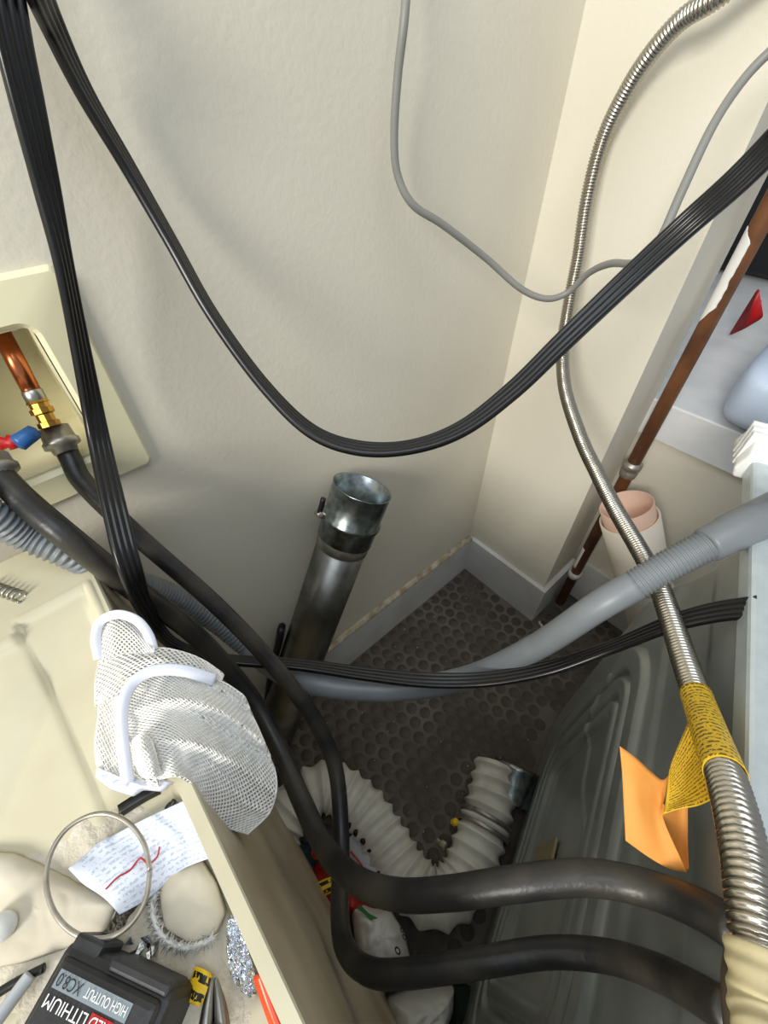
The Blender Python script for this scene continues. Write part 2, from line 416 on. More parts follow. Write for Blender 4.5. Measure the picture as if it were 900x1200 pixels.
mobj('coupling_nut', *lathe(c0, c1, [(0, .008), (.05, .0135), (.5, .0145), (.55, .0165), (.75, .0165), (.8, .012), (1, .011)], 14, True), M['zinc'], hose1)
hose2 = thing('fill_hose', 'black rubber fill hose entering at the left edge and passing above the other fill hose', 'hose', U(-2, 556, d=.40))
mobj('rubber_hose', *tube(pxpath(h2), .0115, 220, 16), M['rubber'], hose2)
c0, c1 = U(-12, 535, d=.385), U(2, 560, d=.385)
mobj('coupling_nut', *lathe(c0, c1, [(0, .008), (.05, .0135), (.5, .0145), (.55, .0165), (.75, .0165), (.8, .012), (1, .011)], 14, True), M['zinc'], hose2)

# ------------------------------------------------------------------ grey drain hose
def corr(p, a, s0=None, s1=None):
    def g(s, t, k):
        if s0 is not None and not (s0 < s < s1): return 0
        return a*math.sin(2*PI*s/p)
    return g
dh = thing('drain_hose', 'grey corrugated washer drain hose sagging across the corner above the floor', 'hose', U(345, 800, d=.60))
dl = [(-80, 572, .345), (-15, 602, .375), (30, 626, .40), (90, 652, .425), (150, 680, .495), (205, 700, .565), (250, 726, .61), (290, 758, .64), (325, 785, .63), (365, 800, .60), (430, 808, .60), (500, 804, .60), (560, 790, .59), (630, 757, .53), (700, 711, .47), (745, 685, .455)]
pth, L_ = spline(pxpath(dl), 200)
mobj('smooth_hose', *tube(pxpath(dl[7:]), .0158, 120, 16), M['greyhose'], dh)
mobj('corrugated_end', *tube([(-.962, .050, .935), (-.958, -.012, .942)]+pxpath(dl[:8]), .0142, 520, 14, rf=corr(.0058, .0015)), M['greyhose'], dh)
dl2 = [(742, 687, .456), (775, 667, .45), (805, 651, .445), (830, 638, .44)]
mobj('corrugated_end', *tube(pxpath(dl2), .0152, 120, 14, rf=corr(.0042, .0010)), M['greyhose'], dh)
b0, b1 = U(826, 640, d=.441), U(912, 597, d=.445)
mobj('boot', *lathe(b0, b1, [(0, .0155), (.04, .0180), (.28, .0185), (.34, .0195), (.6, .0200), (1, .0200)], 20, True), M['greyhose'], dh)

# ------------------------------------------------------------------ flat black power cords
def flatcord(L, wd, th, n, lobes=4):
    """L: (px, py, depth, twist degrees): 0 shows the broad face to the front"""
    path, ln = spline([tuple(U(x, y, d=d))+(a,) for x, y, d, a in L], n); fr = frames(path)
    prof = []
    m = 6*lobes
    for side in (1, -1):
        for k in range(m+1):
            q = -1+2*k/m; q = q*side*-1
            ph = (q+1)/2*lobes
            hgt = th*(.62+.38*abs(math.sin(PI*ph)))*.5*side
            if abs(q) > .999: hgt = th*.25*side
            prof.append((q*wd*.5, hgt))
    V = []; Fc = []; N = len(prof)
    for p, (t, _, _) in zip(path, fr):
        c = Vector(p[:3]); view = (CAM-c).normalized(); sdir = t.cross(view).normalized(); up = sdir.cross(t).normalized()
        a = math.radians(p[3]); e1 = sdir*math.cos(a)+up*math.sin(a); e2 = -sdir*math.sin(a)+up*math.cos(a)
        for q, h in prof: V.append(c+e1*q+e2*h)
    for k in range(n-1):
        for j in range(N): Fc.append((k*N+j, (k+1)*N+j, (k+1)*N+(j+1) % N, k*N+(j+1) % N))
    Fc.append(tuple(range(N))); Fc.append(tuple((n-1)*N+j for j in range(N))[::-1])
    return V, Fc
cA = [(-40, -330, .235, 15), (-14, -140, .24, 15), (0, -40, .25, 15), (14, 40, .262, 20), (32, 120, .28, 28), (55, 220, .31, 45), (75, 310, .34, 62), (95, 410, .38, 55), (115, 510, .415, 35), (135, 600, .40, 20), (152, 665, .398, 25), (172, 715, .435, 50),
      (205, 755, .52, 62), (260, 772, .58, 60), (350, 779, .59, 50), (430, 790, .58, 40), (500, 797, .565, 30), (570, 796, .55, 35), (640, 784, .52, 45), (710, 761, .49, 60), (780, 733, .445, 50), (835, 718, .415, 35), (890, 711, .385, 25)]
tag(mobj('power_cord', *flatcord(cA, .0205, .0072, 260), M['cord']), 'flat ribbed black power cord dropping down the left edge then crossing low over the floor', 'cord')
cB = [(-30, -330, .24, 50), (5, -140, .245, 50), (35, -40, .25, 50), (62, 30, .28, 58), (100, 110, .31, 66), (150, 195, .345, 70), (200, 282, .375, 72), (250, 370, .40, 72), (310, 452, .425, 68), (365, 505, .44, 60), (420, 525, .445, 55), (480, 524, .445, 58), (540, 503, .44, 50), (600, 458, .43, 42),
      (660, 400, .415, 35), (730, 333, .40, 25), (800, 268, .375, 18), (860, 215, .345, 14), (910, 165, .32, 12), (960, 110, .29, 10), (1060, -10, .26, 10), (1180, -180, .24, 10)]
tag(mobj('power_cord', *flatcord(cB, .0215, .0074, 260), M['cord']), 'flat ribbed black power cord hanging in a wide V across the walls', 'cord')
# grey cable
gc = [(482, -260, .36), (480, -140, .38), (478, -50, .395), (474, 20, .41), (466, 90, .44), (462, 160, .475), (466, 205, .50), (484, 240, .52), (520, 264, .55), (570, 303, .60), (610, 338, .625), (640, 350, .63), (665, 343, .625), (690, 320, .59), (715, 309, .55), (740, 309, .51), (758, 302, .475), (776, 276, .45), (800, 222, .44), (835, 148, .43), (870, 95, .425), (905, 58, .41), (960, 10, .38), (1060, -90, .34)]
tag(mobj('grey_cable', *tube(pxpath(gc), .0045, 260, 10), M['greycab']), 'thin grey round cable hanging on the pale walls and hooked behind the black cord', 'cable')

# ------------------------------------------------------------------ gas connector
gl = thing('gas_connector', 'stainless corrugated gas connector hose with a torn yellow warning tag', 'gas hose', U(815, 800, d=.43))
gp = [(1080, -180, .38), (980, -95, .42), (900, -45, .44), (840, -3, .465), (800, 22, .495), (765, 60, .53), (735, 105, .57), (706, 165, .62), (688, 235, .66), (678, 300, .70), (668, 350, .73), (660, 405, .75), (662, 455, .735), (680, 512, .69), (700, 555, .65), (722, 598, .60), (748, 642, .54), (770, 682, .49), (785, 722, .445), (800, 768, .40), (818, 820, .352), (835, 868, .298), (850, 910, .262), (864, 960, .234), (876, 1020, .212), (884, 1080, .197), (892, 1140, .186)]
def gasrf(s, t, k): return .0009*math.sin(2*PI*s/.0040)
v, f = tube(pxpath(gp), .0102, 2100, 12, rf=gasrf)
mobj('corrugated_hose', v, f, M['steel'], gl)
# sleeve of the tag: wraps the hose between two points
sp_ = [(800, 768, .40), (818, 820, .352), (835, 868, .298), (850, 908, .263)]
path, L_ = spline(pxpath(sp_), 40); fr = frames(path); grid = []
for p, (t, a, b) in list(zip(path, fr))[12:]:
    grid.append([Vector(p[:3])+(a*math.cos(2*PI*j/28)+b*math.sin(2*PI*j/28))*.0112 for j in range(29)])
v, f = sheet(grid, .0006)
o = mobj('tag_sleeve', v, f, M['tagprint2'], gl); uvgrid(o, 29, len(grid)); o['label'] = 'printed yellow sleeve'
g0 = bic([[tuple(U(*a)) for a in r] for r in (
    [(811, 836, .332), (800, 862, .327), (789, 888, .318), (784, 904, .314)],
    [(822, 866, .314), (808, 890, .313), (794, 910, .309), (782, 922, .306)],
    [(832, 900, .290), (815, 918, .296), (798, 934, .299), (780, 940, .300)],
    [(840, 934, .272), (818, 944, .285), (796, 948, .292), (777, 954, .295)])], 22, 22)
v, f = sheet(g0, .0005)
o = mobj('tag_flap', v, f, M['tagprint'], gl); uvgrid(o, 22, 22); o['label'] = 'yellow printed tag flap'
g1 = bic([[tuple(U(*a)) for a in r] for r in (
    [(784, 908, .318), (776, 914, .318), (764, 905, .320), (745, 888, .322), (726, 874, .326)],
    [(779, 935, .312), (772, 940, .314), (758, 934, .314), (744, 918, .316), (729, 906, .320)],
    [(777, 958, .308), (771, 970, .308), (760, 966, .308), (746, 952, .310), (731, 946, .314)],
    [(805, 1022, .294), (796, 1021, .297), (780, 1016, .300), (758, 1003, .303), (733, 985, .308)])], 26, 22)
v, f = sheet(g1, .0005)
mobj('tag_backing', v, f, M['tagorange'], gl)['label'] = 'orange curled underside of the tag'
g2 = bic([[tuple(U(*a)) for a in r] for r in (
    [(777, 942, .303), (786, 946, .314), (796, 944, .322), (806, 938, .322)],
    [(776, 958, .309), (786, 968, .316), (797, 970, .320), (806, 970, .318)],
    [(782, 985, .305), (790, 992, .310), (799, 994, .312), (806, 992, .310)],
    [(804, 1021, .2945), (805, 1020, .297), (806, 1019, .298), (807, 1017, .298)])], 12, 16)
mobj('tag_curl', *sheet(g2, .0004), M['tagorange'], gl)['label'] = 'shaded inside of the curled tag'
t0, t1 = U(893, 1112, d=.190), U(912, 1260, d=.165)
mobj('tape_wrap', *tube([t0, U(897, 1150, d=.184), U(901, 1190, d=.178), t1], .0134, 40, 24, rf=lambda s, t, k: .0004*math.sin(3*t+k*.35)+.0004*math.sin(k*.9)), M['tape'], gl)['label'] = 'tan tape wrapped end'
mobj('tape_edge', *tube([U(872, 1122, d=.200), U(869, 1150, d=.195), U(870, 1190, d=.190), U(876, 1240, d=.182)], .0075, 24, 14), M['tapebrown'], gl)

# ------------------------------------------------------------------ right machine
mc = thing('washing_machine', 'dark grey steel washing machine seen from its ribbed back, pulled from the wall at right', 'washing machine', PP(.29, 0, .3))
def umin(z):
    if z < .10: return -.045-.012*z/.1
    if z < .56: return -.057
    t = (z-.56)/(.843-.56); return -.057+.125*t**1.15
UM = .62
inner = [(.052, .495), (.075, .455), (.10, .425), (.15, .418), (.21, .430), (.235, .447), (.28, .490), (.33, .505), (.40, .49)]
def rr_sdf(u, z, cx, cz, hx, hz, r):
    qx, qz = abs(u-cx)-hx+r, abs(z-cz)-hz+r
    return r-math.hypot(max(qx, 0), max(qz, 0))-min(max(qx, qz), 0)      # positive inside
def sstep(a, b, x): t = min(1, max(0, (x-a)/(b-a))); return t*t*(3-2*t)
def bumpf(d, a, b, h, e=.006): return h*sstep(a-e/2, a+e/2, d)*(1-sstep(b-e/2, b+e/2, d))
def seg(u, z):
    best = 9
    for (a, b), (c, d) in zip(inner, inner[1:]):
        t = ((u-a)*(c-a)+(z-b)*(d-b))/((c-a)**2+(d-b)**2); t = min(1, max(0, t))
        best = min(best, math.hypot(u-a-(c-a)*t, z-b-(d-b)*t))
    return best
def relief(u, z):
    d = rr_sdf(u, z, .30, .38, .275, .265, .13)
    h = bumpf(d, 0, .036, .009)+bumpf(d, .048, .074, .009)+bumpf(d, .086, .106, .008)-bumpf(d, .118, .5, .005, .012)
    h += .0045*math.exp(-(seg(u, z)/.004)**2)
    h += bumpf(rr_sdf(u, z, .30, .735, .30, .055, .05), .0, .5, -.004, .02)
    return h
nu, nz = 190, 220; V = []; Fc = []
for j in range(nz):
    z = .012+(.843-.012)*j/(nz-1); a = umin(z)
    for i in range(nu):
        u = a+(UM-a)*i/(nu-1); V.append(PP(u, z, -relief(u, z)))
for j in range(nz-1):
    for i in range(nu-1):
        a = j*nu+i; Fc.append((a, a+1, a+nu+1, a+nu))
pn = mobj('back_panel', V, Fc, M['panel'], mc)
md = pn.modifiers.new('solid', 'SOLIDIFY'); md.thickness = .0015; md.offset = 1
def pbox(u0, u1, n0, n1, z0, z1):
    v = [PP(u, z, n) for z in (z0, z1) for (u, n) in ((u0, n0), (u1, n0), (u1, n1), (u0, n1))]
    return v, [(0,3,2,1),(4,5,6,7),(0,1,5,4),(1,2,6,5),(2,3,7,6),(3,0,4,7)]
# side cabinet: polygon prism behind the panel, far corner cut like the panel
prof = [(umin(z)+.004, z) for z in (.012, .1, .3, .56, .64, .72, .80)]+[(.62, .80), (.62, .012)]
V = [PP(u, z, .006) for u, z in prof]+[PP(u-(.02 if i < 7 else 0), z+(.03 if i > 3 and i < 8 else 0), .05) for i, (u, z) in enumerate(prof)]+[PP(u-(.02 if i < 7 else 0), z+(.03 if i > 3 and i < 8 else 0), .64) for i, (u, z) in enumerate(prof)]
n = len(prof); Fc = [(k*n+i, k*n+(i+1) % n, (k+1)*n+(i+1) % n, (k+1)*n+i) for k in range(2) for i in range(n)]+[tuple(range(n)), tuple(range(2*n, 3*n))[::-1]]
bevel(mobj('cabinet', V, Fc, M['panel'], mc, smooth=False), .004)
def hexa(a, m, name, parent, bev=.002):
    o = mobj(name, a, [(0,3,2,1),(4,5,6,7),(0,1,5,4),(1,2,6,5),(2,3,7,6),(3,0,4,7)], m, parent, smooth=False); return bevel(o, bev)
v, f = pbox(-.074, .63, -.004, .15, .842, .866)
cn = hexa([PP(u, z+(.012 if n > .1 and z > .85 else 0), n) for z in (.842, .866) for (u, n) in ((-.074, -.004), (.63, -.004), (.63, .16), (-.074, .16))], M['console'], 'console', mc, .004)
def decal(name, quad, m, parent, off, lab=None):
    c = sum(quad, Vector())/len(quad); nn = (quad[1]-quad[0]).cross(quad[2]-quad[1]).normalized()
    if nn.dot(CAM-c) < 0: nn = -nn
    V = [q+nn*off for q in quad]+[q-nn*.0004 for q in quad]; k = len(quad)
    Fc = [tuple(range(k)), tuple(range(k, 2*k))[::-1]]+[(i, (i+1) % k, k+(i+1) % k, k+i) for i in range(k)]
    o = mobj(name, V, Fc, m, parent, smooth=False)
    if lab: o['label'] = lab
    return o
def pan(px, py, n=0.):
    v = ray(px, py); k = ((PA-CAM).dot(PN)+n)/v.dot(PN); return CAM+v*k
def ell(c, a, b, n=16): return [c+a*math.cos(2*PI*i/n)+b*math.sin(2*PI*i/n) for i in range(n)]
Z = Vector((0, 0, 1))
decal('screw_hole', ell(PP(.053, .8555, -.004), PT*.003, Z*.0055), M['hole'], cn, .0006)
decal('screw_hole', ell(PP(.401, .8530, -.004), PT*.003, Z*.0045), M['hole'], cn, .0006)
decal('knock_out', ell(pan(848, 685), PT*.009, Z*.012), M['hole'], pn, .0006)
decal('sticker', [pan(*q) for q in ((697, 811), (689, 849), (653, 881), (662, 844))], M['label'], pn, .0035, 'tan paper sticker')
decal('sticker', [pan(*q) for q in ((654, 982), (648, 1010), (629, 1010), (631, 994))], M['label'], pn, .0035, 'tan paper sticker')
# white end cap of the console: ribbed wedge
cap = []
for (u, dz) in ((-.070, 0), (-.085, .012), (-.105, .012), (-.125, .006), (-.140, -.004)):
    cap.append([PP(u, z+dz*(1 if z > .85 else .3), n) for z, n in ((.838, -.012), (.850, -.016), (.872, -.010), (.890, .02), (.894, .10), (.838, .10))])
V = [p for r in cap for p in r]; k = 6
Fc = [(r*k+j, r*k+(j+1) % k, (r+1)*k+(j+1) % k, (r+1)*k+j) for r in range(4) for j in range(k)]+[tuple(range(k))[::-1], tuple(4*k+j for j in range(k))]
ec = mobj('end_cap', V, Fc, M['white'], mc, smooth=False); bevel(ec, .003, 3); ec['label'] = 'white plastic end cap'
for q in (.088, .101, .114):
    bevel(mobj('cap_rib', *pbox(-q-.004, -q+.001, -.0165, .05, .846, .892), M['white'], ec, smooth=False), .001)

# ------------------------------------------------------------------ left machine
RX = -.850; RT = .0096
dr = thing('dryer', 'almond enamel dryer at left, its shallow dished top full of lint and odds', 'dryer', (-1.16, -.42, 0))
def rimx(y): return -.850+.0334*(y+.098)     # outer edge of the right rim, slightly skew
V = [(x, y, z) for z in (.01, .8385) for x, y in ((-1.48, -.78), (rimx(-.78)-.0008, -.78), (rimx(-.038)-.0008, -.038), (-1.48, -.038))]
mobj('cabinet', V, [(0, 3, 2, 1), (0, 1, 5, 4), (1, 2, 6, 5), (2, 3, 7, 6), (3, 0, 4, 7)], M['enamelside'], dr, smooth=False)
def deck_h(x, y):
    xo = rimx(y)
    lipy = -.121-(.017*sstep(-.920, -.925, x) if True else 0)
    d = min(xo-RT-x, lipy-y)                  # inside the dish
    h = .850-.0045*sstep(0, .004, d)
    h += .0016*math.exp(-((d+.001)/.0022)**2)
    h -= .042*sstep(.01, .17, d*.55+ (lipy-y)*.45)
    h -= .016*min(1, max(0, (x+1.04)/.17))*sstep(-.12, -.20, y)*sstep(0, .012, d)  # slight fall towards the rim, shaped to turn the dish from the window light
    return h
xs = [-1.48+(.62)*(1-(1-i/150)**1.0) for i in range(151)]
V = []; Fc = []; NY = 190; NX = 150
for j in range(NY):
    y = -.035-(.745)*(j/(NY-1))**1.2
    for i in range(NX):
        t = 1-(1-i/(NX-1))**1.7
        x = -1.48+(rimx(y)-RT*.15+1.48)*t
        V.append((x, y, deck_h(x, y)))
for j in range(NY-1):
    for i in range(NX-1):
        a = j*NX+i; Fc.append((a, a+1, a+NX+1, a+NX))
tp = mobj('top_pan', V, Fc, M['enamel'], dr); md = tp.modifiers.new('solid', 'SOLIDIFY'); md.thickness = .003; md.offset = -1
V = []
ys = [-.0355-.745*k/20 for k in range(21)]
for y in ys:
    x = rimx(y); V += [(x-RT, y, .82), (x-RT, y, .8515), (x-.001, y, .8515), (x, y, .8500), (x, y, .838)]
Fc = [(k*5+j, k*5+j+1, (k+1)*5+j+1, (k+1)*5+j) for k in range(20) for j in range(4)]+[(0, 1, 2, 3, 4), tuple(100+j for j in (4, 3, 2, 1, 0))]
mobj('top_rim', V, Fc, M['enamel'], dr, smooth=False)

def DK(px, py, dz=0.):
    """a point on the dished top"""
    p = U(px, py, z=.81)
    for _ in range(12): p = U(px, py, z=deck_h(p.x, p.y)+dz)
    return p
# ------------------------------------------------------------------ things on the dryer top
def flat(name, L, h, m, dz=.001, **k):
    P = [DK(x, y, dz) for x, y in L]
    v, f = pillow([Vector((p.x, p.y, dz)) for p in P], h, **k)
    return mobj(name, [Vector((p.x, p.y, p.z+deck_h(p.x, p.y))) for p in v], f, m)
def onpan(g, off): return [[Vector((p.x, p.y, max(p.z, deck_h(p.x, p.y)+off))) for p in r] for r in g]
tag(flat('lint', [(25, 1010), (95, 955), (150, 938), (212, 928), (246, 1025), (270, 1100), (298, 1180), (316, 1260), (60, 1260), (0, 1200), (-30, 1100)], .005, M['lint'], rings=40, per=10, amp=.0014, freq=70, jag=.15, seed=1),
    'thin grey drift of lint covering the front of the dished dryer top', 'lint', kind='stuff')
tag(flat('dryer_sheet', [(-30, 995), (20, 1000), (70, 1022), (140, 1058), (128, 1090), (78, 1112), (30, 1128), (-30, 1140)], .010, M['paper'], dz=.005, rings=30, per=10, amp=.0016, freq=34, seed=3), 'crumpled cream fabric softener sheet at the far left under the steel ring', 'cloth')
v, f = sheet(onpan(bic([[tuple(DK(x, y, .0145+.0025*math.sin(x*.09)+.002*math.cos(y*.13))) for x, y in r] for r in (
    [(80, 1018), (118, 988), (165, 962), (216, 938)], [(98, 1036), (140, 1008), (185, 980), (232, 955)], [(122, 1052), (160, 1026), (205, 998), (243, 980)], [(140, 1072), (175, 1052), (212, 1020), (250, 1004)])], 40, 30), .013), .0006)
o = mobj('label_paper', v, f, M['faintprint']); uvgrid(o, 40, 30)
tag(o, 'bluish white paper label with faint print and a red mark, under the steel ring', 'paper')
v, f = tube([DK(x, y, .0182) for x, y in ((124, 1042), (138, 1028), (152, 1020), (164, 1006), (174, 1012), (184, 1004), (187, 992))], .0006, 60, 6)
mobj('red_mark', v, f, M['red'], o)
tag(flat('lint_disc', [(186, 1040), (205, 1012), (236, 1006), (254, 1034), (266, 1070), (254, 1096), (225, 1108), (193, 1090)], .0085, M['paper'], dz=.009, rings=16, per=6, amp=.0008, freq=50, seed=8), 'pale round felt pad beside the rim, half ringed by frayed white braid', 'pad')
arc = [DK(x, y, .012) for x, y in ((185, 1040), (179, 1062), (183, 1084), (196, 1102), (218, 1110), (240, 1104), (250, 1098))]
fb = thing('frayed_braid', 'curved strip of frayed white braid around the round pad', 'braid', arc[3])
mobj('braid_core', *tube(arc, .0016, 50, 8, rf=lambda s, t, k: .0004*math.sin(k*1.3+2*t)), M['bagw'], fb)
pth, _ = spline(arc, 420); parts = []
for p in pth:
    c = Vector(p[:3]); a = Vector((random.uniform(-1, 1), random.uniform(-1, 1), random.uniform(-.2, .6))).normalized()*random.uniform(.004, .0075)
    s = a.orthogonal().normalized()*.0008; parts.append(([c-s, c+s, c+a, c+a.cross(s).normalized()*.0005], [(0, 1, 2), (1, 3, 2), (3, 0, 2)]))
o = mobj('frayed_threads', *join(*parts), M['bagw'], fb); o['kind'] = 'stuff'
ring = [DK(125+60*math.cos(a)+6*math.sin(a), 1028+72*math.sin(a)-6*math.cos(a), .021) for a in [2*PI*i/14 for i in range(14)]]
ring = [Vector((p.x, p.y, max(p.z, .834+.03*(p.y+.30)))) for p in ring]
pp = ring+[ring[0], ring[1]]
v, f = tube(pp[:15], .0016, 120, 8, cap=True)
tag(mobj('steel_ring', v, f, M['zinc']), 'large thin steel ring lying over the papers on the dryer top', 'ring')

# battery
bt = thing('battery_pack', 'black lithium tool battery pack with a silver label lying on the dryer top', 'battery', DK(110, 1170))
ZB = .838
a, b, c = U(80, 1100, z=ZB), U(206, 1160, z=ZB), U(26, 1188, z=ZB)
ex = (b-a); wx = ex.length; ex.normalize(); ey = Vector((0, 0, 1)).cross(ex); ey = ey if ey.dot(c-a) > 0 else -ey
ly = .088
def BT(s, t, dz=0.): return a+ex*(wx*s)+ey*(ly*t)+Vector((0, 0, dz))
def bprism(s0, s1, t0, t1, z0, z1, ins=0.):
    lo = [BT(s0, t0, z0), BT(s1, t0, z0), BT(s1, t1, z0), BT(s0, t1, z0)]; hi = [BT(s0+ins, t0+ins, z1), BT(s1-ins, t0+ins, z1), BT(s1-ins, t1-ins, z1), BT(s0+ins, t1-ins, z1)]
    return lo+hi
body = hexa(bprism(0, 1, 0, 1, -.052, .0), M['batt'], 'body', bt, .005)
hexa(bprism(.04, .96, .05, .98, -.002, .0045, .03), M['batt'], 'top_face', bt, .003)
hexa(bprism(.04, .30, -.05, .06, -.03, -.001), M['batt'], 'latch', bt, .002); hexa(bprism(.42, .96, -.025, .05, -.03, .0015), M['batt'], 'rail', bt, .002)
def flatq(name, s0, s1, t0, t1, m, dz, parent):
    return decal(name, [BT(s0, t0, dz), BT(s1, t0, dz), BT(s1, t1, dz), BT(s0, t1, dz)], m, parent, .0004)
lbp = flatq('silver_label', .11, .76, .115, .20, M['grlabel'], .0047, bt)
def text(body_, s0, s1, t, hgt, m, parent, name):
    # lettering runs from the right end of the pack to the left (the pack lies upside down to the camera)
    cu = bpy.data.curves.new(name, 'FONT'); cu.body = body_; cu.size = 1
    o = bpy.data.objects.new(name, cu); C.objects.link(o); bpy.context.view_layer.update()
    me = bpy.data.meshes.new_from_object(o.evaluated_get(bpy.context.evaluated_depsgraph_get())); C.objects.unlink(o); bpy.data.objects.remove(o)
    x0 = min(v.co.x for v in me.vertices); x1 = max(v.co.x for v in me.vertices); yh = max(v.co.y for v in me.vertices)
    V = [BT(s1-(s1-s0)*(v.co.x-x0)/(x1-x0), t+hgt*v.co.y/yh, .0058) for v in me.vertices]; Fc = [tuple(p.vertices) for p in me.polygons]
    bpy.data.meshes.remove(me)
    return mobj(name, V, Fc, m, parent, smooth=False)
M['ink'] = mat('black ink', (12, 12, 14), .5)
text('HIGH OUTPUT', .38, .74, .134, .045, M['white'], bt, 'lettering')
text('XC8.0', .13, .345, .128, .058, M['ink'], bt, 'lettering')
rd = flatq('red_block', .50, .68, .215, .295, M['red'], .0047, bt)
text('RED', .515, .665, .225, .058, M['white'], bt, 'lettering')
text('LITHIUM', .12, .485, .225, .058, M['white'], bt, 'lettering')

# foil ribbon, tag, pliers, orange strip, scraps
foil = [[(268, 1075), (275, 1073), (282, 1082)], [(266, 1095), (277, 1094), (288, 1098)], [(267, 1115), (280, 1114), (293, 1120)], [(269, 1132), (284, 1134), (299, 1140)], [(274, 1150), (288, 1155), (302, 1160)], [(288, 1166), (295, 1170), (300, 1172)]]
g = onpan(bic([[tuple(DK(x, y, .009)) for x, y in r] for r in foil], 26, 60), .009)
g = [[p+Vector((0, 0, .006*abs(noise.noise(p*170))+.003*noise.noise(p*400))) for p in r] for r in g]
tag(mobj('foil_ribbon', *sheet(g, .0004), M['foil'], smooth=False), 'crumpled silver foil ribbon lying against the dryer rim', 'foil')
g = bic([[tuple(DK(x, y, .010+.002*math.sin(x))) for x, y in r] for r in ([(229, 1132), (240, 1136), (249, 1142)], [(224, 1146), (235, 1151), (246, 1158)], [(219, 1162), (229, 1168), (238, 1174)], [(216, 1170), (224, 1176), (233, 1180)])], 12, 16)
o = mobj('warning_tag', *sheet(g, .0005), M['smallprint']); uvgrid(o, 12, 16); tag(o, 'small yellow tag with black print partly under the pliers', 'tag')
pl = thing('pliers', 'grey needle nose pliers with only the jaws in frame, on the dryer top', 'pliers', DK(250, 1200))
for sgn, nm in ((-1, 'jaw'), (1, 'jaw')):
    pts = [(251+sgn*1.5, 1146, .022), (251+sgn*4, 1160, .022), (251+sgn*7, 1180, .021), (251+sgn*9.5, 1205, .020), (251+sgn*11, 1235, .018)]
    rr = [.0012, .0022, .0036, .0045, .005]
    mobj(nm, *tube([tuple(DK(x, y, z-.001))+(r,) for (x, y, z), r in zip(pts, rr)], None, 24, 8), M['galvdull'], pl)
mobj('pivot', *lathe(DK(251, 1222, .017), DK(251, 1222, .027), [(0, .007), (1, .007)], 16, True), M['zinc'], pl)
v, f = tube([tuple(DK(x, y, .018)) for x, y in ((303, 1142), (309, 1160), (316, 1180), (326, 1206), (338, 1236))], .0035, 30, 8, rf=lambda s, t, k: .0012*math.cos(2*t))
tag(mobj('orange_strap', v, f, M['orange']), 'shiny orange plastic strap tucked along the inside of the dryer rim', 'strap')
for i, (x, y) in enumerate(((150, 1106), (163, 1114), (176, 1120), (170, 1106), (184, 1112), (158, 1120))):
    p = DK(x, y, .006); q = [p+Vector((random.uniform(-1, 1), random.uniform(-1, 1), random.uniform(-.3, .8)))*.0045 for _ in range(7)]
    bm = bmesh.new(); [bm.verts.new(c) for c in q]; bmesh.ops.convex_hull(bm, input=bm.verts); me = bpy.data.meshes.new('metal_scrap'); bm.to_mesh(me); bm.free()
    me.materials.append(M['foil']); o = bpy.data.objects.new('metal_scrap', me); C.objects.link(o)
    tag(o, ['leftmost', 'second from left', 'middle', 'upper middle', 'rightmost', 'lower left'][i]+' shiny bit of scrap metal in the lint behind the battery', 'scrap', 'metal scraps behind the battery')
tag(mobj('black_wire', *tube([DK(x, y, .012) for x, y in ((-15, 1172), (10, 1156), (30, 1145), (52, 1134))], .0026, 30, 8), M['black']), 'short black wire at the left edge beside the battery pack', 'wire')
tag(mobj('clear_strap', *tube([DK(x, y, .016) for x, y in ((-10, 1205), (8, 1180), (24, 1158), (36, 1142))], .0030, 30, 8, rf=lambda s, t, k: .001*math.cos(2*t)), M['greyw']), 'pale plastic strip crossing the black wire at the left edge', 'strip')
bc = mobj('black_clip', *tube([DK(x, y, .010) for x, y in ((141, 950), (155, 941), (170, 932), (186, 924))], .0036, 20, 8, rf=lambda s, t, k: .0012*math.cos(4*t)), M['black'])
tag(bc, 'small black plastic clip poking from under the mesh bag', 'clip')
tag(mobj('bottle_cap', *lathe(DK(2, 1086, .014), DK(2, 1086, .024), [(0, .008), (.7, .008), (1, .006)], 18, True), M['bagw']), 'small round white cap on the crumpled sheet at the left edge', 'cap')
# spring on the lip
sc0, sc1 = U(-14, 686, z=.856), U(26, 700, z=.856); ax = (sc1-sc0); L_ = ax.length; ax.normalize(); s1 = Vector((0, 0, 1)); s2 = ax.cross(s1)
hp = [sc0+ax*L_*k/56+(s1*math.sin(2*PI*k/8)+s2*math.cos(2*PI*k/8))*.0048 for k in range(57)]
tag(mobj('coil_spring', *tube(hp, .0014, 300, 6), M['solder']), 'short shiny coil spring on the back lip of the dryer', 'spring')

